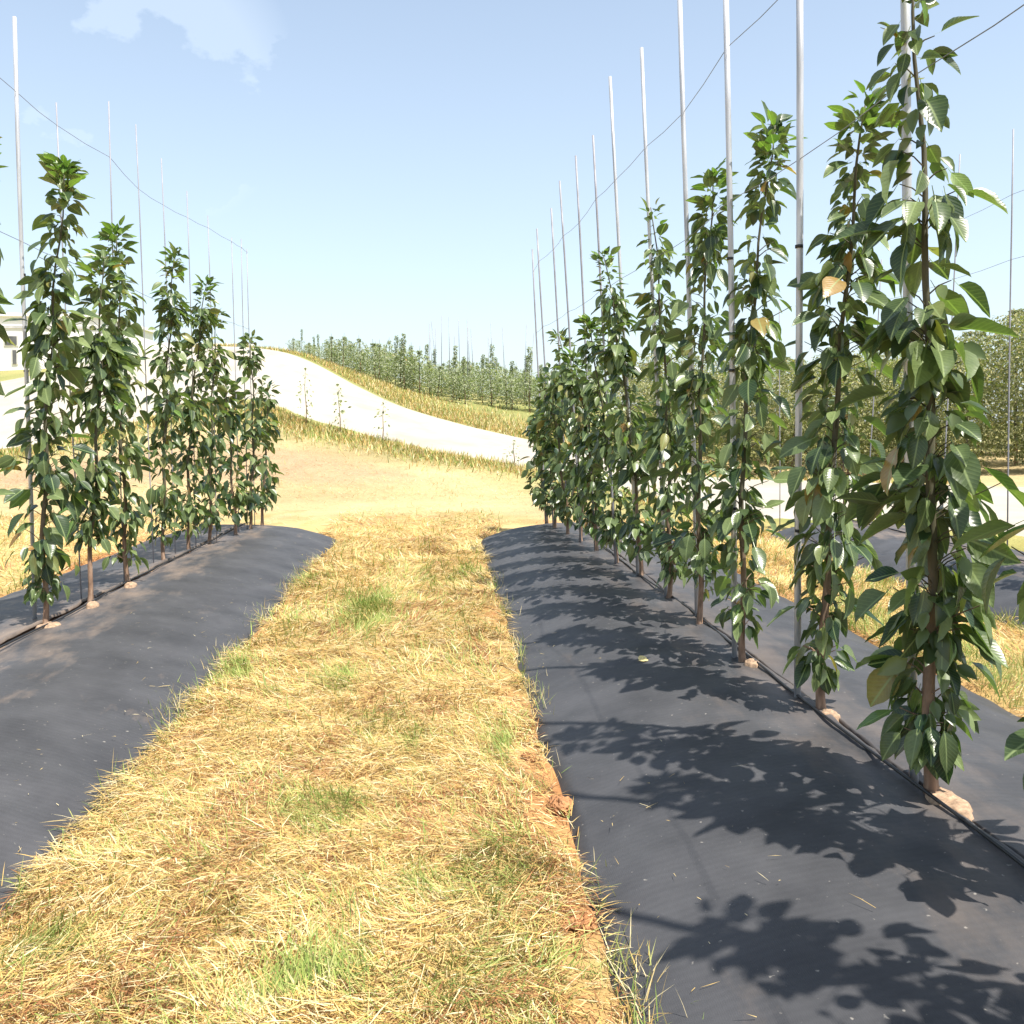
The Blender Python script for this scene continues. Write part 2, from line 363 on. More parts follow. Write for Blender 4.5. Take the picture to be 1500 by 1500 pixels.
def smooth_poly(P, k=8):
    out = []
    for i in range(len(P) - 1):
        p0 = P[max(i - 1, 0)]; p1 = P[i]; p2 = P[i + 1]; p3 = P[min(i + 2, len(P) - 1)]
        for j in range(k):
            t = j / k
            out.append(0.5 * ((2 * p1) + (-p0 + p2) * t + (2*p0 - 5*p1 + 4*p2 - p3) * t*t + (-p0 + 3*p1 - 3*p2 + p3) * t**3))
    out.append(P[-1]); return np.array(out)
RN = smooth_poly(NEAR[:, :2]); RF = smooth_poly(FAR[:, :2])
def dist_poly(x, y, P):
    d = np.full(np.shape(x), 1e9)
    for i in range(len(P) - 1):
        a = P[i]; b = P[i + 1]; ab = b - a
        t = np.clip(((x - a[0]) * ab[0] + (y - a[1]) * ab[1]) / max(ab @ ab, 1e-9), 0, 1)
        d = np.minimum(d, np.hypot(x - a[0] - t * ab[0], y - a[1] - t * ab[1]))
    return d

BEDS = {'L': (-2.95, 1.38, 13.6), 'R': (1.95, 1.40, 13.5), 'C': (6.2, 1.30, 13.4)}
BED_H = 0.24
def bed_r(x, y, b):
    c, w, e = BEDS[b]
    u = (x - c) / w; v = np.maximum(0, y - (e - 0.6)) / 1.1
    return np.sqrt(u * u + v * v)
def bed_h(x, y, b): return BED_H * (1 - np.clip(bed_r(x, y, b), 0, 1.1) ** 2.4)

STRAW = np.array([0.50, 0.36, 0.16]); SOIL = np.array([0.40, 0.235, 0.105]); GREEN = np.array([0.17, 0.20, 0.055]); DUN = np.array([0.30, 0.20, 0.135])
def ground_colour(x, y):
    c = np.ones(x.shape + (3,)) * STRAW
    fr = sstep(14, 17, y)[..., None]; c = c * (1 - fr) + (np.array([0.40, 0.31, 0.165]) * (0.72 + 0.5 * noise(x, y, 0.35, 4, 17))[..., None]) * fr
    s = sstep(0.5, 0.75, noise(x, y, 1.1, 4, 2))[..., None] * (y < 18)[..., None]
    c = c * (1 - s) + SOIL * s
    for b_ in BEDS:
        e_ = (sstep(1.25, 1.05, bed_r(x, y, b_)) * np.clip(noise(x, y, 2.2, 3, 19) * 2 - 0.3, 0, 1) * (y < 15.5))[..., None]
        c = c * (1 - e_) + np.array([0.36, 0.17, 0.07]) * e_
    g = sstep(0.5, 0.7, noise(x, y * 0.4, 1.9, 3, 5)) * 0.3
    dn = dist_poly(x, y, RN); df = dist_poly(x, y, RF)
    g = np.maximum(g * (y < 17), sstep(3.2, 0.3, dn) * (0.3 + 0.8 * noise(x, y, 0.7, 3, 8)))
    g = np.maximum(g, (y > 33) * (0.35 + 0.6 * noise(x, y, 0.25, 3, 4)))
    g = np.clip(g, 0, 0.9)[..., None]
    # bare dun bank above the straw, under the verge
    b = sstep(21, 23.5, y) * sstep(29.5, 26, y) * sstep(1.5, -2.5, x) * sstep(2.5, 4.2, dn) * (0.35 + 0.7 * noise(x, y, 0.4, 3, 11))
    b = np.clip(b, 0, 0.9)[..., None]
    c = c * (1 - b) + DUN * b
    c = c * (1 - g) + GREEN * g
    return c

gx = np.concatenate([[-2500, -900, -300, -120], np.arange(-60, -14, 1.2), np.arange(-14, 14, 0.16), np.arange(14, 60, 1.2), [120, 300, 900, 2500]])
gy = np.concatenate([[-2500, -600, -120, -30, -8], np.arange(-4, 1.6, 0.4), np.arange(1.6, 15.4, 0.14), np.arange(15.4, 46, 0.3), np.arange(46, 80, 2.0), [120, 300, 900, 3000]])
GX, GY = np.meshgrid(gx, gy, indexing='ij')
GZ = terr(GX, GY)
def micro(x, y): return (noise(x, y, 3.0, 3, 1) - 0.5) * 0.055 + (noise(x, y, 0.9, 2, 6) - 0.5) * 0.05
inb = np.zeros(GX.shape)
for b in BEDS: inb = np.maximum(inb, sstep(1.06, 0.9, bed_r(GX, GY, b)))
GZ = GZ + micro(GX, GY) * (GY < 46) * (np.abs(GX) < 60) - 0.10 * inb
onroad = np.zeros(GX.shape)
gm = grid_mesh('ground', np.stack([GX, GY, GZ], -1), True, ground_colour(GX, GY))
tag(new_obj('ground', gm, M_ground), kind='structure')

# pale concrete road curving uphill behind the beds
K = 14
tt = np.linspace(0, 1, K)[None, :, None]
RP = RN[:, None, :] * (1 - tt) + RF[:, None, :] * tt
RZ = terr(RP[..., 0], RP[..., 1]) + 0.075
RZ[:, 0] -= 0.12; RZ[:, -1] -= 0.12
tag(new_obj('road', grid_mesh('road', np.concatenate([RP, RZ[..., None]], -1)[::-1], True), M_road), kind='structure')

# ------------------------------------------------------------------ beds and fabric sheets
bed_words = {'L': 'before the white building', 'R': 'on the tallest trees bed', 'C': 'on the concrete yard bed'}
def make_bed(b):
    c, w, e = BEDS[b]
    us = np.linspace(-1.0, 1.0, 41) * w * 0.985
    ys = np.concatenate([np.arange(-3, e + 0.5, 0.25), [e + 0.5]])
    X, Y = np.meshgrid(c + us, ys, indexing='ij')
    Z = bed_h(X, Y, b) - 0.035
    m = grid_mesh('planting_bed', np.stack([X, Y, Z], -1), True)
    tag(new_obj('planting_bed', m, M_sand), kind='structure')
    for sgn in (-1, 1):
        un = np.concatenate([[0.018, 0.021, 0.03], np.linspace(0.06, 1.0, 30) * w, [w * 1.035]])
        yv = np.arange(-3, e + 0.521, 0.07)
        U, Y = np.meshgrid(un, yv, indexing='ij')
        # free wavering outer edge
        Uo = U * (1 + sstep(0.7, 1.0, U / w) * (noise(Y, Y * 0 + sgn, 1.3, 3, 20 + sgn) - 0.5) * 0.10)
        Uo = Uo + sstep(0.12, 0.0, U) * (noise(Y, Y * 0, 2.5, 3, 31 + sgn) - 0.5) * 0.03
        X = c + sgn * Uo
        # rounded far end: pull the rows in to the dome
        vend = np.maximum(0, Y - (e - 0.6)) / 1.1
        X = c + (X - c) * np.sqrt(np.clip(1 - vend ** 2, 0.0004, 1))
        Z = bed_h(X, Y, b)
        Z += (noise(X * 0.5 + Y, Y * 0.35 + X, 1.6, 3, 40) - 0.5) * 0.030 + (noise(X + Y * 0.6, Y - X * 1.2, 5.0, 2, 44) - 0.5) * 0.010
        cz = noise(X * 1.6 + Y * 2.2, Y * 0.8 - X * 0.5, 1.3, 2, 46); Z += np.maximum(0, 1 - np.abs(cz - 0.5) / 0.05) * 0.018 * noise(X, Y, 0.9, 2, 47)
        Z += sstep(0.6, 1.0, U / w) * (noise(Y, U * 0.4, 4.5, 2, 48) - 0.5) * 0.035
        if sgn < 0: Z += sstep(0.10, 0.02, U) * 0.016
        else: Z += -sstep(0.14, 0.02, U) * 0.004
        Z[0] -= 0.02; Z[-1] -= 0.05
        P = np.stack([X, Y, Z], -1); uv = np.stack([sgn * U, Y + (0 if b == 'R' else 31.7)], -1)
        if sgn < 0: P = P[::-1]; uv = uv[::-1]
        mm = grid_mesh('fabric', P[:, ::1], True, None, uv)
        mm.flip_normals() if mm.polygons[len(mm.polygons) // 2].normal.z < 0 else None
        side = {('L', 1): 'sunlit half by the straw path', ('L', -1): 'strip behind the tree trunks', ('R', -1): 'leaf-shadowed half by the straw path',
                ('R', 1): 'sunlit pale strip behind the trunks', ('C', -1): 'shaded strip beside green grass', ('C', 1): 'strip beside the concrete'}[(b, sgn)]
        tag(new_obj('weed_fabric', mm, M_fab), 'black fabric, %s, %s' % (side, bed_words[b]), 'weed fabric')
for b in BEDS: make_bed(b)

# black tubes for the fabric fold's shadow along the crests, path side of the trunks
def fold_shadow(b, off, label):
    c, w, e = BEDS[b]; V = []; Fc = []
    ys = np.arange(-2.8, e - 0.05, 0.12)
    xs = c + off + (noise(ys, ys * 0, 0.7, 3, 50) - 0.5) * 0.09
    zs = bed_h(xs, ys, b) + 0.019 + 0.006 * noise(ys, ys * 0, 2, 2, 51)
    tube(V, Fc, list(zip(xs, ys, zs)), 0.0075, 7)
    tag(new_obj('fold_shadow_strip', py_mesh('fold_shadow_strip', V, Fc), M_fold_shadow), label, 'fold_shadow', 'fold-shadow strips along the beds')
fold_shadow('R', -0.055, 'black fold-shadow strip along the crest of the bed that the tallest trees shade')
fold_shadow('L', 0.055, 'black fold-shadow strip along the crest of the bed in front of the white building')
fold_shadow('C', -0.055, 'black fold-shadow strip along the crest of the bed next to the concrete yard')

# ------------------------------------------------------------------ leaves
def leaf_geo(seed, seg=7, pet=True):
    r = random.Random(seed)
    W_ = r.uniform(0.23, 0.30); droop = r.uniform(0.02, 0.38); fold = r.uniform(0.15, 0.75); tw = r.uniform(-0.35, 0.35); wav = r.uniform(0.01, 0.03)
    V = []; Fc = []; UV = []
    for i in range(seg + 1):
        s = i / seg
        w = W_ * (math.sin(math.pi * min(1, s ** 0.82)) ** 0.75) if 0 < i < seg else 0.004
        w *= 1.0 - 0.25 * s ** 3
        x = s * (1 - 0.12 * droop * s); z = -droop * s * s * 0.6
        a = tw * s
        ph = r.uniform(0, 6.28)
        for k in (-1, 0, 1):
            yy = k * w; zz = abs(k) * w * fold + (wav * math.sin(i * 2.2 + ph) if k else 0)
            V.append((x, yy * math.cos(a) - zz * math.sin(a), z + yy * math.sin(a) + zz * math.cos(a))); UV.append((s, k * w / W_))
    for i in range(seg):
        a = i * 3; b = a + 3
        Fc += [(a, b, b + 1, a + 1), (a + 1, b + 1, b + 2, a + 2)]
    if pet:
        p = len(V)
        V += [(-0.20, -0.008, 0.05), (-0.20, 0.008, 0.05), (0, 0.012, 0.0), (0, -0.012, 0.0)]; UV += [(0, 0)] * 4
        Fc.append((p, p + 3, p + 2, p + 1))
    return V, Fc, UV
def leaf_mesh(seed, material):
    V, Fc, UV = leaf_geo(seed); m = py_mesh('leaf', V, Fc)
    l = m.uv_layers.new(name='UVMap')
    for lp in m.loops: l.data[lp.index].uv = UV[lp.vertex_index]
    m.materials.append(material); return m
LEAF = [leaf_mesh(s, M_leaf) for s in range(8)]; YOUNG = [leaf_mesh(s + 30, M_young) for s in range(4)]
LEAF_LOW = [np.array(leaf_geo(s, 4, False)[0]) for s in range(8)]; LOWF = np.array(leaf_geo(0, 4, False)[1])

def frame(d, roll):
    d = Vector(d).normalized(); up = Vector((0, 0, 1))
    if abs(d.z) > 0.97: up = Vector((1, 0, 0.2))
    y = up.cross(d).normalized(); z = d.cross(y).normalized()
    m = Matrix((d, y, z)).transposed()
    return m @ Matrix.Rotation(roll, 3, 'X')

def leaf_layout(H, curve, seed, nl, z0, big=1.0, wide=1.0, thin=(), yw=2.1):
    """positions and frames of the leaves of one slender tree (local coordinates), and its twigs"""
    r = random.Random(seed); out = []; twigs = []
    ph = r.uniform(0, 6.28); knots = [r.random() for _ in range(40)]
    i = 0; tries = 0
    while len(out) < nl and tries < nl * 6:
        tries += 1
        t = r.random() if r.random() > 0.07 else r.uniform(0.84, 1.0)
        zz = z0 + (H - z0) * t
        dens = 0.5 + 0.7 * math.sin(zz * 9 + ph) * math.sin(zz * 3.3 + ph * 2)
        dens = max(0.22, dens) * (0.95 + 0.2 * t) * (1.5 if t < 0.12 else 1)
        for (a, b, k) in thin:
            if a < zz < b: dens *= k
        if r.random() > dens: continue
        i += 1
        phi = i * 2.39996 + r.gauss(0, 0.5)
        c = curve(zz)
        body = math.sin(math.pi * min(1, 0.10 + 0.9 * t)) ** 0.5 if t < 0.96 else 0.35
        taper = 1.0 - 0.34 * t ** 1.5
        off = r.random() ** 1.4 * 0.15 * (wide if zz < 1.35 else min(wide, 0.8 if wide > 1.5 else 0.95)) * body * taper
        if r.random() < 0.10: off *= 1.6
        el = r.gauss(-34 - 14 * (1 - t), 22) if t < 0.9 else r.gauss(0 + 30 * (t - 0.9) / 0.1, 28)
        el = max(-86, min(75, el))
        d = Vector((math.cos(phi) * math.cos(R(el)), math.sin(phi) * math.cos(R(el)), math.sin(R(el))))
        L = big * r.uniform(0.10, 0.20) * (1.0 if t < 0.7 else 1.0 - 1.0 * (t - 0.7)) * (0.8 if t < 0.08 else 1)
        pos = c + Vector((math.cos(phi) * (off + 0.02), math.sin(phi) * (off * yw + 0.02), 0.10 * off))
        if off > 0.05:
            twigs.append((curve(zz - off * 0.7), pos + Vector((0, 0, -0.0))))
        pos = pos + d * L * 0.18
        out.append((pos, frame(d, r.gauss(0, 0.55)), L, t))
    return out, twigs

def make_tree(base, top, H, seed, nl_, label, group, single=True, z0=0.24, big=1.0, wide=1.0, thin=(), trad=0.0215, yw=2.1, young=0.05):
    nl = min(299, int(nl_ * 1.15)); base = Vector(base); r = random.Random(seed * 3 + 1)
    lean = Vector((top[0] - base.x, top[1] - base.y, 0)); sx, sy = r.uniform(-0.05, 0.05), r.uniform(-0.05, 0.05)
    def curve(z):
        t = z / H
        return Vector((lean.x * t ** 1.4 + sx * math.sin(math.pi * t) + 0.012 * math.sin(z * 7 + seed), lean.y * t ** 1.4 + sy * math.sin(math.pi * t) + 0.012 * math.cos(z * 6 + seed), z))
    root = empty('cherry_tree', base)
    tag(root, label, 'tree', group)
    V = []; Fc = []
    zs = [-0.06, 0.0, 0.06, 0.15] + list(np.linspace(0.3, H - 0.02, 18))
    rad = [trad * 1.35, trad * 1.25, trad * 1.05, trad * 0.95] + [trad * 0.92 * (1 - 0.88 * ((z - 0.3) / H)) for z in zs[4:]]
    tube(V, Fc, [curve(max(z, 0)) + Vector((0, 0, min(z, 0))) for z in zs], rad, 8)
    new_obj('trunk', py_mesh('trunk', V, Fc), M_bark, root)
    lay, tw = leaf_layout(H, curve, seed, nl, z0, big, wide, thin, yw)
    V = []; Fc = []
    for a, b in tw:
        m_ = (a + b) * 0.5 + Vector((0, 0, 0.012)); tube(V, Fc, [a, m_, b], [0.0035, 0.003, 0.002], 4, False)
    if V: tag(new_obj('branches', py_mesh('branches', V, Fc), M_bark, root), kind='stuff')
    if single:      # small crowded inner leaves, too small to pick apart
        lay2, _ = leaf_layout(H, curve, seed + 5000, 230, z0, big * 0.62, 0.55, thin)
        VV = []; FF = []
        for (p, m3, L, t) in lay2:
            v = r.choice(LEAF_LOW) @ (np.array(m3).T * L) + np.array(p); FF.append(LOWF + len(VV) * 15); VV.append(v)
        FF = np.concatenate(FF).ravel()
        me = mesh_np('inner_foliage', np.concatenate(VV), FF, np.arange(len(FF) // 4) * 4, True)
        tag(new_obj('inner_foliage', me, M_leafs, root), kind='stuff')
        for (p, m3, L, t) in lay:
            me = r.choice(YOUNG) if (t > 0.93 and r.random() < 0.7) or r.random() < young * 0.5 else r.choice(LEAF)
            o = bpy.data.objects.new('leaf', me); col.objects.link(o); o.parent = root
            o.location = p; o.rotation_euler = m3.to_euler(); o.scale = (L, L * r.uniform(0.75, 1.15), L)
    else:
        VV = []; FF = []
        for (p, m3, L, t) in lay:
            v = r.choice(LEAF_LOW) @ (np.array(m3).T * L) + np.array(p); FF.append(LOWF + len(VV) * 15); VV.append(v)
        FF = np.concatenate(FF).ravel()
        me = mesh_np('crown', np.concatenate(VV), FF, np.arange(len(FF) // 4) * 4, True)
        tag(new_obj('crown', me, M_leafs, root), kind='stuff')
    return root

ORD = ['first', 'second', 'third', 'fourth', 'fifth', 'sixth', 'seventh', 'eighth', 'ninth', 'tenth', 'eleventh', 'twelfth', 'thirteenth', 'fourteenth', 'fifteenth']
# shaded-bed row: (base pixel or Y, top pixel, options)
GR = 'slender trees along the shaded bed'
right = [   # Y, base x, top pixel (or None), leaves, options
    (0.50, 1.97, None, 3.2, 150, {}), (1.52, 1.95, None, 3.3, 190, {}), (2.53, 2.05, None, 3.2, 240, {'big': 1.1, 'wide': 1.9, 'yw': 1.2}),
    ((1360, 1165), None, (1336, -55), None, 240, {'big': 1.12, 'thin': ((1.95, 3.3, 0.40),), 'trad': 0.027, 'yw': 1.25}),
    ((1203, 1045), None, (1268, 140), None, 270, {'trad': 0.025, 'yw': 1.6}),
    ((1090, 970), None, (1135, 178), None, 280, {}),
    ((1027, 916), None, (1046, 250), None, 280, {}),
    ((980, 879), None, (955, 300), None, 270, {'thin': ((2.3, 3.5, 0.6),)}),
    ((938, 847), None, (885, 372), None, 270, {}),
    ((902, 826), None, (862, 470), None, 250, {}),
    ((874, 807), None, (838, 520), None, 250, {}),
    ((852, 793), None, (818, 488), None, 250, {}),
    ((833, 783), None, (806, 540), None, 240, {}),
    ((813, 773), None, (795, 560), None, 240, {}),
    ((800, 762), None, (788, 590), None, 220, {}),
]
far_n = len(right)
for i, (bp, bx, tp, h, nl, kw) in enumerate(right):
    if tp is None:
        b = Vector((bx, bp, BED_H - 0.02)); top = (bx + random.uniform(-.1, .1), bp + random.uniform(-.1, .1)); H = h
    else:
        q = on_z(bp[0], bp[1], BED_H - 0.01); b = Vector(q); t_ = at(tp[0], tp[1], b.y); top = (t_[0], b.y); H = t_[2] - b.z
    extra = {3: 'tall big-leaved tree', 4: 'tree with leaning top', 5: 'tree with yellow-green tip',
             6: 'dark leafy tree', 7: 'slim spiky-tipped tree', 8: 'slim pale-tipped tree'}.get(i, 'slender leafy tree')
    make_tree(b, top, H, 100 + i, nl, '%s, %s from far end of the shaded-fabric row' % (extra, ORD[far_n - 1 - i]), GR, single=i in range(2, 11), **kw)

GL = 'slender trees in front of the white building'
left = [((-75, 975), (-40, 200), 250, {}), ((66, 914), (97, 238), 290, {'big': 1.1}), ((130, 884), (150, 372), 250, {'z0': 0.5}), ((186, 856), (172, 335), 280, {}), ((240, 822), (256, 366), 280, {}),
        ((278, 806), (303, 410), 260, {}), ((308, 796), (318, 455), 250, {}), ((345, 783), (330, 560), 220, {}), ((366, 775), (367, 492), 230, {}), ((383, 768), (392, 560), 170, {'wide': 0.8})]
for i, (bp, tp, nl, kw) in enumerate(left):
    q = on_z(bp[0], bp[1], BED_H - 0.01); b = Vector(q); t_ = at(tp[0], tp[1], b.y)
    extra = {1: 'tallest dark-topped tree', 2: 'bare pink-brown trunked tree'}.get(i, 'slender leafy tree')
    make_tree(b, (t_[0], b.y), t_[2] - b.z, 200 + i, nl, '%s, %s from far end of row before white building' % (extra, ORD[len(left) - 1 - i]), GL, single=i in range(0, 6), **kw)
GC = 'young trees along the bed by the concrete yard'
for i, (y, h, nl) in enumerate([(13.3, 1.9, 110), (7.2, 2.3, 170), (8.2, 2.6, 180)]):
    make_tree(Vector((6.2, y, BED_H - 0.02)), (6.2 + random.uniform(-.1, .1), y), h, 300 + i, nl,
              ['small thin tree at the far end of the bed next to the concrete yard', 'shorter leafy young tree on the bed next to the concrete yard', 'taller leafy young tree on the bed next to the concrete yard'][i], GC, single=False, z0=0.55)

# ------------------------------------------------------------------ support poles and wires
pole_at = {'R': [], 'L': [], 'C': []}
def make_pole(b, base, top, label, rad=0.0185):
    base = Vector(base); top = Vector(top)
    root = empty('support_pole', base); tag(root, label, 'pole', {'R': 'grey poles along the shaded bed', 'L': 'grey poles in front of the white building', 'C': 'grey poles by the concrete yard'}[b])
    V = []; Fc = []; d = top - base
    tube(V, Fc, [d * s + Vector((0, 0, -0.15 if s == 0 else 0)) + Vector((0.006 * math.sin(s * 5 + base.y), 0.006 * math.cos(s * 4 + base.y), 0)) for s in (0, .2, .4, .6, .8, 1.0)], rad, 10)
    new_obj('shaft', py_mesh('shaft', V, Fc), M_pole if rad > 0.012 else M_thin, root)
    if base.y < 9 and b != 'C':
        for s in (0.22, 0.42, 0.58):
            V = []; Fc = []; c = d * s
            for zz in (-0.012, 0.012): pass
            tube(V, Fc, [c + Vector((0, 0, -0.008)), c + Vector((0, 0, 0.008))], rad + 0.003, 10)
            new_obj('tie', py_mesh('tie', V, Fc), M_tie, root)
    pole_at[b].append((base, top))
P_R = [((1340, 1142), (1322, -230)), ((1170, 1026), (1171, -140)), ((1078, 964), (1063, -60)), ((1022, 906), (996, -20)), ((976, 875), (940, 70)), ((935, 845), (893, 112)), ((903, 828), (868, 198)), ((873, 806), (843, 228)),
       ((852, 794), (820, 265)), ((832, 782), (808, 305)), ((811, 771), (787, 335)), ((799, 762), (780, 365))]
nR = len(P_R)
for k, y in enumerate((0.5, 1.5, 2.45)):
    make_pole('R', (1.90, y, BED_H - 0.01), (1.88 + 0.03 * k, y, 4.85), 'grey metal pole, %s from far end of the shaded-fabric row' % ORD[nR + 2 - k])
for k, (bp, tp) in enumerate(P_R):
    q = on_z(bp[0], bp[1], BED_H - 0.01); make_pole('R', q, at(tp[0], tp[1], q[1]), 'grey metal pole, %s from far end of the shaded-fabric row' % ORD[nR - 1 - k], 0.0185 if k < 4 else 0.0155 if k < 6 else 0.0115)
P_L = [((50, 908), (22, 25)), ((119, 880), (82, 150)), ((182, 853), (158, 148)), ((226, 826), (198, 182)), ((258, 812), (236, 232)), ((288, 801), (274, 280)), ((318, 792), (305, 316)), ((350, 780), (340, 348)), ((362, 775), (354, 350)), ((373, 771), (362, 365))]
make_pole('L', (-2.98, 5.4, BED_H), (-3.05, 5.4, 4.7), 'grey metal pole, eleventh from the far end of the row before the white building')
for k, (bp, tp) in enumerate(P_L):
    q = on_z(bp[0], bp[1], BED_H - 0.01); make_pole('L', q, at(tp[0], tp[1], q[1]), 'grey metal pole, %s from the far end of the row before the white building' % ORD[len(P_L) - 1 - k], 0.015 if k == 0 else 0.006)
for k, (x, y, tp) in enumerate([(6.2, 8.1, None), (6.2, 9.3, None), (6.2, 10.6, (1406, 226)), (6.2, 11.4, (1362, 375)), (6.2, 12.6, (1292, 380)), (6.1, 13.5, (1238, 400)), (5.25, 13.5, (1142, 440))]):
    t_ = at(tp[0], tp[1], y) if tp else (x - .05, y, 4.9)
    bz = float(bed_h(np.array(x), np.array(y), 'C'))
    make_pole('C', (x, y, bz - 0.01), t_, ['thin grey pole, %s from the far end of the row by the concrete yard' % ORD[5 - k] if k < 6 else 'thin grey pole at the rounded corner of the bed by the concrete yard'][0], 0.008)

def wire(b, z, label, y0, y1):
    P = sorted([p for p in pole_at[b] if p[0].y > -5 and p[1].z > z], key=lambda p: p[0].y)
    pts = []
    for (ba, to) in P:
        if b == 'C' and ba.x < 5.6: continue
        s = (z - ba.z) / (to.z - ba.z); pts.append(ba.lerp(to, s))
    if not pts: return
    full = [Vector((pts[0].x, y0, z))] if y0 is not None else []
    for i, p in enumerate(pts):
        if i: m_ = (pts[i - 1] + p) * 0.5; full.append(m_ + Vector((0, 0, -0.012)))
        full.append(p)
    V = []; Fc = []; tube(V, Fc, full, 0.0024, 5)
    tag(new_obj('trellis_wire', py_mesh('trellis_wire', V, Fc), M_wire), label, 'wire', 'trellis wires strung on the poles')
wire('R', 4.03, 'upper thin wire strung along the poles of the row shading the fabric', None, 14)
wire('R', 3.10, 'lower thin wire strung along the poles of the row shading the fabric', None, 14)
wire('L', 4.16, 'upper thin wire strung along the poles before the white building', None, 14)
wire('L', 3.07, 'lower thin wire strung along the poles before the white building', None, 14)
wire('C', 4.2, 'upper thin wire on the poles by the concrete yard', None, 14)
wire('C', 3.5, 'lower thin wire on the poles by the concrete yard', None, 14)

# ------------------------------------------------------------------ soil at the trunks, clods, fallen leaf
def clod(name, loc, s, seed, material, sub=5, flat=0.6):
    import bmesh
    bm = bmesh.new(); bmesh.ops.create_icosphere(bm, subdivisions=sub, radius=1.0)
    r = random.Random(seed); o3 = Vector((r.uniform(0, 50), r.uniform(0, 50), r.uniform(0, 50)))
    from mathutils import noise as mn
    for v in bm.verts:
        k = 1 + 0.35 * mn.noise(v.co * 1.3 + o3) + 0.22 * mn.noise(v.co * 3.1 + o3) + 0.16 * mn.noise(v.co * 7 + o3) + 0.10 * mn.noise(v.co * 17 + o3) + 0.05 * mn.noise(v.co * 40 + o3)
        v.co = Vector((v.co.x * s[0] * k, v.co.y * s[1] * k, v.co.z * s[2] * k))
    m = bpy.data.meshes.new(name); bm.to_mesh(m); bm.free()
    o = new_obj(name, m, material); o.location = loc; return o
def soil_heap(x0, y0, s, seed, b):
    nr, na = 14, 40
    rr, aa = np.meshgrid(np.linspace(0.001, 1, nr), np.linspace(0, 2 * np.pi, na), indexing='ij')
    wob = 1 + 0.9 * (noise(np.cos(aa) * 1.6, np.sin(aa) * 1.6, 1.0, 3, seed + 100) - 0.5)
    x = x0 + rr * np.cos(aa) * s[0] * wob; y = y0 + rr * np.sin(aa) * s[1] * wob
    z = bed_h(x, y, b) + 0.012 + s[2] * 0.8 * (1 - rr ** 1.6) * (0.4 + 1.2 * noise(x, y, 30, 3, seed)) + 0.010 * (noise(x, y, 90, 2, seed) - 0.5) - 0.03 * sstep(0.8, 1.0, rr)
    me = grid_mesh('soil_spill', np.stack([x, y, z], -1), True); return new_obj('soil_spill', me, M_sand)
sp = [((1380, 1180), 'R', (0.075, 0.14, 0.016), 'spilled sandy soil at the foot of the tree with big drooping leaves'), ((1207, 1052), 'R', (0.05, 0.07, 0.03), 'sandy soil at the foot of the tree whose top leans'),
      ((1094, 976), 'R', (0.05, 0.07, 0.03), 'sandy soil at the foot of the yellow-green tipped tree'), ((130, 890), 'L', (0.06, 0.08, 0.03), 'sandy soil at the foot of the pink-brown bare trunk'),
      ((186, 860), 'L', (0.06, 0.08, 0.03), 'sandy soil beside the trunk next to the pink-brown bare trunk'), ((66, 920), 'L', (0.08, 0.11, 0.02), 'sandy soil under the tallest tree before the white building')]
for k, (px, b, s, lb) in enumerate(sp):
    q = on_z(px[0], px[1], BED_H - 0.01); tag(soil_heap(q[0] + 0.03, q[1], s, k, b), lb, 'soil', 'soil at the trunks')
cl = [((822, 1175), (0.055, 0.075, 0.04), 'large pale-topped clod of orange earth at the edge of the shaded fabric'), ((838, 1340), (0.07, 0.09, 0.05), 'broken orange earth clod at the fabric edge'), 
      ((775, 1105), (0.035, 0.05, 0.03), 'small dark red earth clod at the fabric edge')]
for k, (px, s, lb) in enumerate(cl):
    q = on_z(px[0], px[1], 0.02); tag(clod('earth_clod', (q[0], q[1], 0.0), s, 40 + k, M_clod, 5), lb, 'clod', 'earth clods along the straw path')
q = on_z(936, 976, 0.17)
fl = new_obj('fallen_leaf', leaf_mesh(77, plain('dry_leaf', (0.55, 0.45, 0.20), 0.6))); fl.location = (q[0], q[1], float(bed_h(q[0], q[1], 'R')) + 0.012); fl.rotation_euler = (0.3, -0.1, 0.6); fl.scale = (.09, .11, .12)
tag(fl, 'curled yellow dry leaf lying on the shaded black fabric', 'leaf')

# ------------------------------------------------------------------ grass and straw
def blades(name, x, y, z, L, wd, az, el, colr, bend, label, cat):
    n = len(x)
    dx = np.cos(az); dy = np.sin(az); ce = np.cos(el); se = np.sin(el)
    px_, py_ = -dy, dx
    V = np.empty((n, 5, 3), np.float32)
    for i, (s, w) in enumerate(((0, 1), (0.55, 0.85))):
        bz = se * s * L - bend * L * s * s
        cx = x + dx * ce * s * L; cy = y + dy * ce * s * L
        for j, sg in enumerate((-1, 1)):
            V[:, i * 2 + j, 0] = cx + sg * px_ * wd * w * 0.5; V[:, i * 2 + j, 1] = cy + sg * py_ * wd * w * 0.5; V[:, i * 2 + j, 2] = z + bz + 0.002 * sg * (rng.random(n) - 0.5)
    V[:, 4, 0] = x + dx * ce * L; V[:, 4, 1] = y + dy * ce * L; V[:, 4, 2] = z + se * L - bend * L
    b = np.arange(n)[:, None] * 5
    lp = np.concatenate([b + 0, b + 1, b + 3, b + 2, b + 2, b + 3, b + 4], 1).ravel()
    st = (np.arange(n)[:, None] * 7 + np.array([0, 4])).ravel()
    C = np.repeat(colr[:, None, :], 5, 1).reshape(-1, 3)
    me = mesh_np(name, V.reshape(-1, 3), lp, st, False, C)
    return tag(new_obj(name, me, M_blade), label, cat, None, 'stuff')
PAL = np.array([[0.68, 0.51, 0.22], [0.60, 0.41, 0.14], [0.44, 0.27, 0.10], [0.74, 0.63, 0.38], [0.22, 0.12, 0.055]])
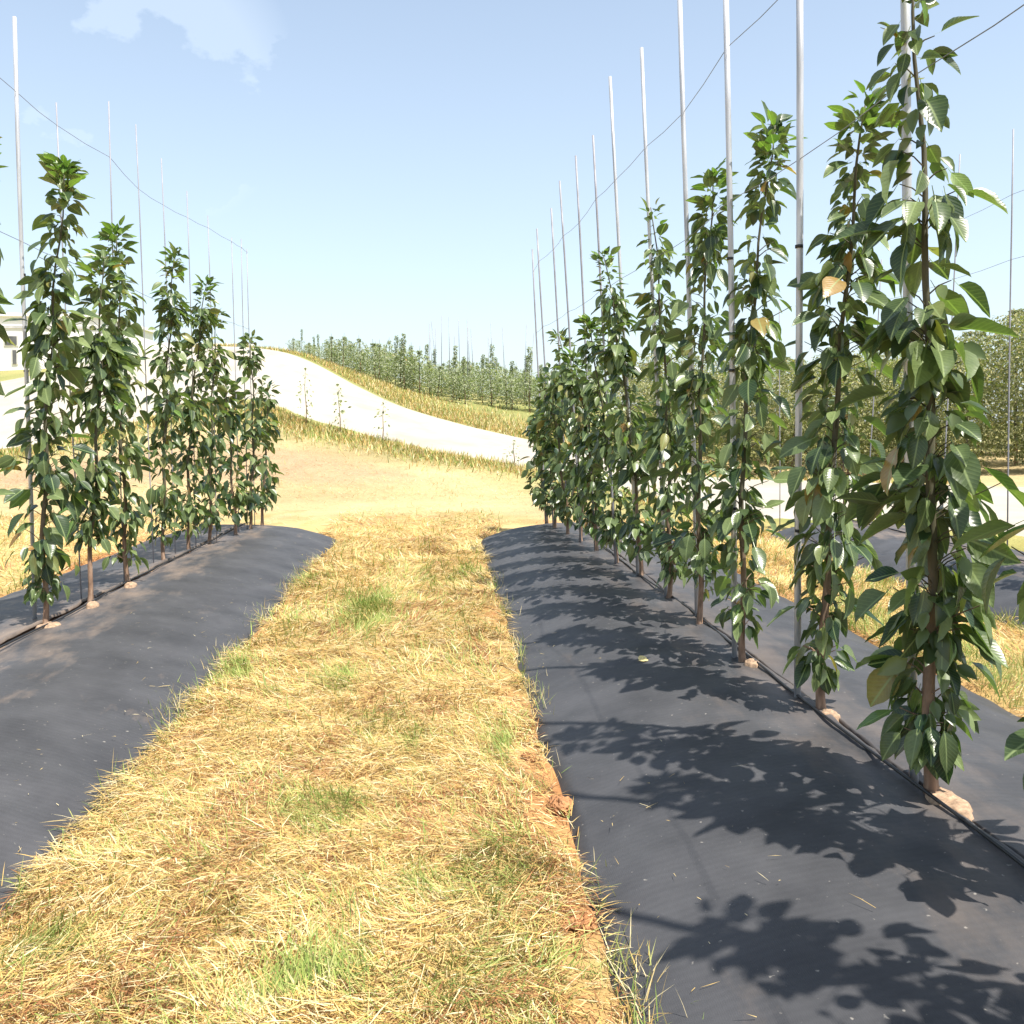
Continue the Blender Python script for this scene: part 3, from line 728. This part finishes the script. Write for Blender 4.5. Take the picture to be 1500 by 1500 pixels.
GSPOT = [((540, 900), .22, .9, .7), ((500, 1000), .15, .3, .5), ((475, 1185), .17, .22, .95), ((735, 1090), .10, .3, .6), ((60, 1385), .12, .16, .8), ((450, 1450), .16, .12, .7), ((350, 990), .10, .3, .7), ((850, 1430), .12, .12, .6), ((610, 1080), .08, .2, .6), ((620, 1300), .1, .1, .5), ((330, 1340), .1, .1, .5)]
BSPOT = [((640, 1035), .12, .2, .8), ((600, 905), .15, .5, .7), ((700, 950), .08, .5, .6), ((560, 1040), .08, .2, .5), ((800, 1250), .06, .25, .8), ((850, 1380), .07, .15, .8), ((480, 1270), .1, .1, .4), ((20, 1330), .12, .12, .7), ((740, 1470), .12, .1, .7), ((60, 1470), .2, .12, .5)]
def spots(x, y, S_):
    o = np.zeros(len(x))
    for p, rx, ry, k in S_:
        q = on_z(p[0], p[1], 0.0); o = np.maximum(o, k * np.exp(-((x - q[0]) / rx) ** 2 - ((y - q[1]) / ry) ** 2))
    return o
GPAL = np.array([[0.27, 0.33, 0.08], [0.19, 0.27, 0.06], [0.38, 0.39, 0.13]])
def straw_colours(x, y, green, greenbias=0.0):
    n = len(x)
    ci = rng.choice(5, n, p=[.38, .27, .09, .21, .05])
    ci = np.where((y > 7.5) & (ci >= 2) & (ci != 3) & (rng.random(n) < sstep(6, 11, y)), 0, ci)
    c = PAL[ci]
    g = sstep(0.50, 0.76, 0.55 * noise(x, y * 0.4, 1.9, 3, 5) + 0.45 * noise(x, y * 0.6, 6.0, 2, 15) + greenbias) * green
    mott = 0.4 + 1.2 * noise(x, y, 7.0, 2, 81)
    g = np.maximum(np.maximum(g * 0.8, 0.10), spots(x, y, GSPOT) * mott * 1.35)
    g = g * (1 - 0.75 * sstep(8, 12.5, y))
    isg = rng.random(n) < g
    c = np.where(isg[:, None], GPAL[rng.integers(0, 3, n)], c)
    br = sstep(0.56, 0.72, noise(x, y * 0.5, 2.4, 3, 14)) * 0.6
    br = np.maximum(br * 0.6, spots(x, y, BSPOT) * mott)
    isb = (rng.random(n) < br) & ~isg
    c = np.where(isb[:, None], np.array([0.34, 0.16, 0.07]), c)
    return c * rng.uniform(0.78, 1.18, (n, 1)), isg
def scatter(name, n, x0, x1, y0, y1, label, cat, green=0.6, size=1.0, pw=1.0, keep=None, gb=0.0, upright=0.0, wmul=1.0):
    u = rng.random(n); y = y0 * (y1 / y0) ** u if pw else y0 + (y1 - y0) * u
    x = rng.uniform(x0, x1, n)
    if keep is not None: k = keep(x, y); x = x[k]; y = y[k]
    n = len(x)
    c, isg = straw_colours(x, y, green, gb)
    clump = noise(x, y, 5.0, 2, 9)
    sc = size * np.clip(y / 5.0, 0.85, 2.4)
    L = rng.uniform(0.03, 0.15, n) * sc ** 0.6
    wd = rng.uniform(0.0018, 0.0056, n) * sc * wmul
    az = noise(x, y, 1.2, 2, 25) * 9 + rng.normal(0, 0.9, n)
    el = np.abs(rng.normal(0.10, 0.22, n)) + isg * rng.uniform(0.1, 0.9, n) + upright * rng.uniform(0.2, 1.1, n)
    z = terr(x, y) + micro(x, y) + rng.random(n) * 0.07 * (0.1 + sstep(0.25, 0.75, clump)) * (0.3 + 0.7 * sstep(11, 5, y))
    return blades(name, x, y, z, L, wd, az, el, c, rng.uniform(0.0, 0.25, n), label, cat)
def off_beds(lim):
    def f(x, y):
        k = np.ones(len(x), bool)
        for b in BEDS: k &= bed_r(x, y, b) > lim + 0.05 * noise(x, y, 3, 2, 60)
        return k
    return f
scatter('straw', 200000, -1.95, 0.95, 2.2, 19, 'mown golden straw with green patches on the path between the beds', 'straw', 0.75, keep=lambda x, y: off_beds(0.985)(x, y) & (rng.random(len(x)) < sstep(18.5, 11, y)) & (np.abs(x + 0.5) < 1.2 + 0.5 * noise(x, y, 1.3, 2, 95)) & ~((bed_r(x, y, 'R') < 1.13) & (noise(x, y, 2.6, 2, 91) > 0.5) & (rng.random(len(x)) < 0.8)) & ~((bed_r(x, y, 'L') < 1.10) & (noise(x, y, 2.6, 2, 92) > 0.52) & (rng.random(len(x)) < 0.7)))
scatter('grass', 42000, 3.1, 5.2, 4.2, 15.5, 'short yellow-green grass between the shaded bed and the yard bed', 'grass', 0.9, keep=off_beds(0.98), gb=0.12, upright=0.3)
scatter('grass', 26000, -8.5, -4.1, 6.0, 17, 'yellow-green grass behind the row before the white building', 'grass', 0.8, keep=off_beds(0.98), gb=0.08, upright=0.3)
def past_road(x, y):
    return off_beds(1.0)(x, y) & (dist_poly(x, y, RN) > 0.15)
def near_side(x, y):     # on this side of the road
    j = np.argmin((x[:, None] - RN[None, :, 0]) ** 2 + (y[:, None] - RN[None, :, 1]) ** 2, 1)
    j2 = np.argmin((x[:, None] - RF[None, :, 0]) ** 2 + (y[:, None] - RF[None, :, 1]) ** 2, 1)
    dn = np.hypot(x - RN[j, 0], y - RN[j, 1]); df = np.hypot(x - RF[j2, 0], y - RF[j2, 1]); wdt = np.hypot(RN[j, 0] - RF[j, 0], RN[j, 1] - RF[j, 1])
    return (df > wdt * 0.97) & (dn > 0.1) & off_beds(1.0)(x, y)
scatter('straw', 42000, -12, 6.5, 15, 31, 'dry straw on the bank rising to the pale road', 'straw', 0.5, keep=lambda x, y: near_side(x, y) & (rng.random(len(x)) < 0.25 + sstep(19, 21, y)), upright=0.08, wmul=1.0, size=0.8)
# verge tufts beside the road
def verge(name, P, other, n, label, sd, i0, i1, spread):
    j = rng.integers(i0, i1, n); t = rng.random(n)
    p = P[j] * (1 - t[:, None]) + P[np.minimum(j + 1, len(P) - 1)] * t[:, None]
    o = other[j]; dv = P[j] - o; dv /= np.linalg.norm(dv, axis=1)[:, None]
    p = p + dv * (0.1 + np.abs(rng.normal(0, spread, n)))[:, None]
    x, y = p[:, 0], p[:, 1]; k = off_beds(1.0)(x, y); x, y = x[k], y[k]; n = len(x)
    c = np.where(rng.random((n, 1)) < 0.42, GPAL[rng.integers(0, 3, n)], PAL[rng.integers(0, 4, n)]) * rng.uniform(0.7, 1.2, (n, 1))
    blades(name, x, y, terr(x, y) + micro(x, y), rng.uniform(0.12, 0.34, n), rng.uniform(0.012, 0.03, n), rng.uniform(0, 6.28, n), rng.uniform(0.5, 1.4, n), c, rng.uniform(0, 0.3, n), label, 'grass')
verge('grass', RN, RF, 16000, 'green verge grass on the near side of the pale road', 1, 30, 110, 0.9)
verge('grass', RF, RN, 26000, 'weedy yellow-green bank on the far side of the pale road', 2, 20, 84, 2.6)
# taller tufts along the fabric edges
def edge_tufts(n, xc, jit, y0, y1, label, pale):
    k = rng.random(n); yc = y0 * (y1 / y0) ** k
    cl_ = noise(yc, yc * 0, 3.0, 2, 71) ; keep = rng.random(n) < sstep(0.35, 0.7, cl_); yc = yc[keep]; n = len(yc)
    x = xc + rng.normal(0, jit, n) ; y = yc + rng.normal(0, 0.04, n)
    c = np.where(rng.random((n, 1)) < 0.6 - pale, GPAL[rng.integers(0, 3, n)], PAL[rng.choice([0, 3, 3, 1], n)]) * rng.uniform(0.7, 1.1, (n, 1))
    blades('grass', x, y, micro(x, y) + 0.0, rng.uniform(0.05, 0.18, n), rng.uniform(0.002, 0.0042, n), rng.uniform(0, 6.28, n), rng.uniform(0.5, 1.35, n), c, rng.uniform(0, 0.35, n), label, 'grass')
edge_tufts(3200, -1.60, 0.06, 2.6, 12, 'taller green and pale tufts along the sunlit fabric edge', 0.1)
edge_tufts(1500, 0.56, 0.05, 2.3, 12, 'taller tufts along the shaded fabric edge', 0.15)

# ------------------------------------------------------------------ saplings on the verge, orchard blocks, building
def stuff_leaf_tree(seed, H, rad, nl, size, mesh_name, spire=0.25, flare=0.0):
    r = np.random.default_rng(seed)
    t = r.random(nl) ** 0.9; z = 0.07 * H + t * (H * 0.90)
    prof = np.where(t < 1 - spire, np.sin(np.pi * np.clip(0.12 + 0.8 * t / (1 - spire) * 0.9, 0, 1)) ** 0.6, 0.14)
    rr = np.sqrt(r.random(nl)) * rad * prof * (0.7 + 0.6 * noise(z * 3, t * 0 + seed, 1.0, 2, seed)); ph = r.uniform(0, 6.28, nl)
    P = np.stack([rr * np.cos(ph), rr * np.sin(ph), z], 1)
    el = r.normal(-0.5, 0.5, nl); az = ph + r.normal(0, 0.8, nl); L = size * r.uniform(0.6, 1.3, nl) * np.where(t > 1 - spire, 0.8, 1)
    d = np.stack([np.cos(az) * np.cos(el), np.sin(az) * np.cos(el), np.sin(el)], 1)
    s = np.cross(d, np.array([0, 0, 1.0])); s /= np.linalg.norm(s, axis=1)[:, None] + 1e-9
    nrm = np.cross(s, d); ro = r.normal(0, 0.6, nl)[:, None]; s = s * np.cos(ro) + nrm * np.sin(ro)
    V = np.stack([P, P + d * L[:, None] * 0.5 + s * L[:, None] * 0.25, P + d * L[:, None], P + d * L[:, None] * 0.5 - s * L[:, None] * 0.25], 1).reshape(-1, 3)
    return mesh_np(mesh_name, V, np.arange(nl * 4), np.arange(nl) * 4, False)
def trunk_mesh(H, rad):
    V = []; Fc = []; tube(V, Fc, [(0, 0, -0.2), (0.02, 0, H * .3), (-0.02, 0.02, H * .65), (0, 0, H * 0.97)], [rad, rad * .8, rad * .5, rad * .2], 6)
    return py_mesh('trunk', V, Fc)
CEN = [stuff_leaf_tree(500 + k, 2.2, 0.52, 720, 0.12, 'crown', 0.10) for k in range(4)] + [stuff_leaf_tree(510 + k, 3.1, 0.5, 700, 0.12, 'crown', 0.42) for k in range(2)]
RGT = [stuff_leaf_tree(520 + k, 4.6, 1.2, 4600, 0.115, 'crown', 0.04) for k in range(4)]
SAP = [stuff_leaf_tree(540 + k, 1.8, 0.24, 70, 0.13, 'crown', 0.2) for k in range(3)]
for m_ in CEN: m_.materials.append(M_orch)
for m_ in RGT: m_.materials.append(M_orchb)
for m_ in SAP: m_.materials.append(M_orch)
TC = trunk_mesh(2.4, 0.035); TR = trunk_mesh(3.8, 0.06); TS = trunk_mesh(1.7, 0.02)
for m_ in (TC, TR, TS): m_.materials.append(M_bark)
def far_tree(name, loc, crown, trunk, s, sz, label, group):
    e = empty(name, loc); e.rotation_euler = (random.gauss(0, .03), random.gauss(0, .03), random.uniform(0, 6.28)); e.scale = (s, s, s * sz)
    tag(e, label, 'tree', group)
    new_obj('trunk', trunk, None, e); tag(new_obj('crown', crown, None, e), kind='stuff')
for k, (px, py, tp) in enumerate([(448, 610, 535), (498, 627, 558), (560, 645, 582), (753, 687, 643)]):
    j = np.argmin(np.abs((RN[:, 0] / RN[:, 1]) - (ray(px, py)[0] / ray(px, py)[1])) + (RN[:, 1] < 24) * 9)
    Y = RN[j, 1] - 0.4; q = at(px, py, Y); z = float(terr(q[0], q[1])); hh = at(px, tp, Y)[2] - z
    far_tree('sapling', (q[0], q[1], z), SAP[k % 3], TS, 1.0, hh / 1.8, ['thin sapling on the verge where the pale road climbs highest', 'leafy thin sapling second down the verge of the climbing road', 'bare-stemmed thin sapling third down the verge of the climbing road', 'thin sapling lowest on the verge, beside the shaded row'][k], 'saplings on the road verge')
# orchard block on the hill: rows running away from the road
cnt = 0
for row in range(7):
    for k in range(20):
        f = k / 19
        px = 440 + f * 430; base_d = 42 + row * 2.6 - 0.0 * f
        pyb = np.interp(px, [430, 500, 600, 700, 785, 870], [522, 545, 576, 588, 592, 605])
        q = at(px + random.uniform(-12, 12) + (15 if row % 2 else 0), pyb, base_d + random.uniform(-.6, .6))
        z = float(terr(q[0], q[1]))
        s = random.uniform(0.85, 1.12) * (0.62 if px < 470 else 0.8 if px < 520 else 1.0)
        v = random.choice([0, 0, 1, 1, 2, 2, 3, 3, 4, 5])
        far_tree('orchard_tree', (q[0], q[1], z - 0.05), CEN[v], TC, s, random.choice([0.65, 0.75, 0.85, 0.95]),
                 ('tall thin-tipped' if v > 3 else 'short leafy') + ' orchard tree in the ' + ('front row facing the pale road on the hill' if row == 0 else 'back rows of the hill block beyond the road'), 'orchard trees on the hill')
# taller bronze-tinted block past the concrete yard
for row in range(4):
    for k in range(11):
        x = 6.6 + k * 1.65 + row * 1.1; y = 30.5 - 0.8 * k + row * 3.0 + random.uniform(-.4, .4)
        if y < 22: y = 22 + random.uniform(0, 1)
        j = np.argmin((RF[:, 0] - x) ** 2 + (RF[:, 1] - y) ** 2)
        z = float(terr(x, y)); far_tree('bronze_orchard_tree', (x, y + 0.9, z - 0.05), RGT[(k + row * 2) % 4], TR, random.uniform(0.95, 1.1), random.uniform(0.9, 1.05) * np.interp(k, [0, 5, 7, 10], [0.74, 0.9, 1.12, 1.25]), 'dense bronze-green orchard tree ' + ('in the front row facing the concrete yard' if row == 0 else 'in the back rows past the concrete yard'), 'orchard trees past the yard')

# white flat-roofed building on the hill
b0 = at(-190, 541, 47); b1 = at(150, 514, 47); bz = float(min(b0[2], b1[2])) - 0.3
roof_z = at(20, 463, 47)[2]
bl = empty('white_building', ((b0[0] + b1[0]) / 2, 47, bz)); tag(bl, 'long white flat-roofed single-storey building on the hill above the road', 'building')
hw = (b1[0] - b0[0]) / 2; hz = roof_z - bz
def bpart(name, parent, m, *bx):
    V = []; Fc = []; box(V, Fc, *bx); o = new_obj(name, py_mesh(name, V, Fc, False), m, parent); return o
def wx(px): return at(px, 500, 47)[0] - bl.location.x
def wz(py): return at(20, py, 47)[2] - bz
bpart('wall', bl, M_white, -hw, hw, 0, 8, -0.6, hz - 0.02)
rf = bpart('roof', bl, M_white, -hw - 0.15, hw + 0.15, -0.15, 8.15, hz - 0.02, hz + 0.14)
bpart('eave_strip', rf, M_roofm, -hw - 0.05, hw + 0.05, -0.06, -0.002, wz(481), wz(477))
for xa, xb in ((-150, -120), (-95, -65), (-40, -10), (6, 27)):
    w_ = bpart('window', bl, M_frame, wx(xa), wx(xb), -0.05, -0.003, wz(507), wz(491))
    bpart('pane', w_, M_glass, wx(xa) + 0.06, wx(xb) - 0.06, -0.07, -0.052, wz(507) + 0.06, wz(491) - 0.06)
for xa, xb in ((17, 26),):
    d_ = bpart('door', bl, M_frame, wx(xa), wx(xb), -0.05, -0.003, wz(534), wz(511)); bpart('door_panel', d_, M_glass, wx(xa) + 0.06, wx(xb) - 0.06, -0.07, -0.052, wz(533), wz(513))
# low wall beside it
l0 = at(149, 525, 46); l1 = at(372, 517, 46)
V = []; Fc = []; box(V, Fc, l0[0], l1[0], 45.9, 46.15, l0[2] - 0.6, at(320, 503, 46)[2])
lw = new_obj('boundary_wall', py_mesh('boundary_wall', V, Fc, False), M_white); tag(lw, 'low white wall running from the white building along the hilltop', 'wall')

# bits of straw blown onto the fabric
nb = 150
yb = 2.2 * (13 / 2.2) ** rng.random(nb); side = rng.random(nb) < 0.5
xb = np.where(side, 0.62 + np.abs(rng.normal(0, 0.28, nb)), -1.66 - np.abs(rng.normal(0, 0.28, nb)))
zb = np.where(side, bed_h(xb, yb, 'R'), bed_h(xb, yb, 'L')) + 0.012
blades('straw', xb, yb, zb, rng.uniform(0.015, 0.10, nb) * rng.random(nb) + 0.012, rng.uniform(0.0012, 0.003, nb), rng.uniform(0, 6.28, nb), rng.uniform(-0.05, 0.25, nb), PAL[rng.choice([0, 1, 3], nb)], rng.uniform(0, 0.1, nb), 'loose straw bits blown onto the black fabric edges', 'straw')
# thin stakes standing in the hill orchard
V = []; Fc = []; tube(V, Fc, [(0, 0, -0.2), (0, 0, 4.0)], 0.018, 6); SM = py_mesh('orchard_stake', V, Fc); SM.materials.append(M_wire)
for k in range(16):
    px = random.uniform(600, 785); q = at(px, 580, random.uniform(43, 56)); z = float(terr(q[0], q[1]))
    o = new_obj('orchard_stake', SM); o.location = (q[0], q[1], z); o.rotation_euler = (random.gauss(0, .04), random.gauss(0, .04), 0); o.scale.z = random.uniform(0.75, 1.1)
    tag(o, 'thin bare stake rising above the orchard block on the hill', 'stake', 'stakes in the hill orchard')
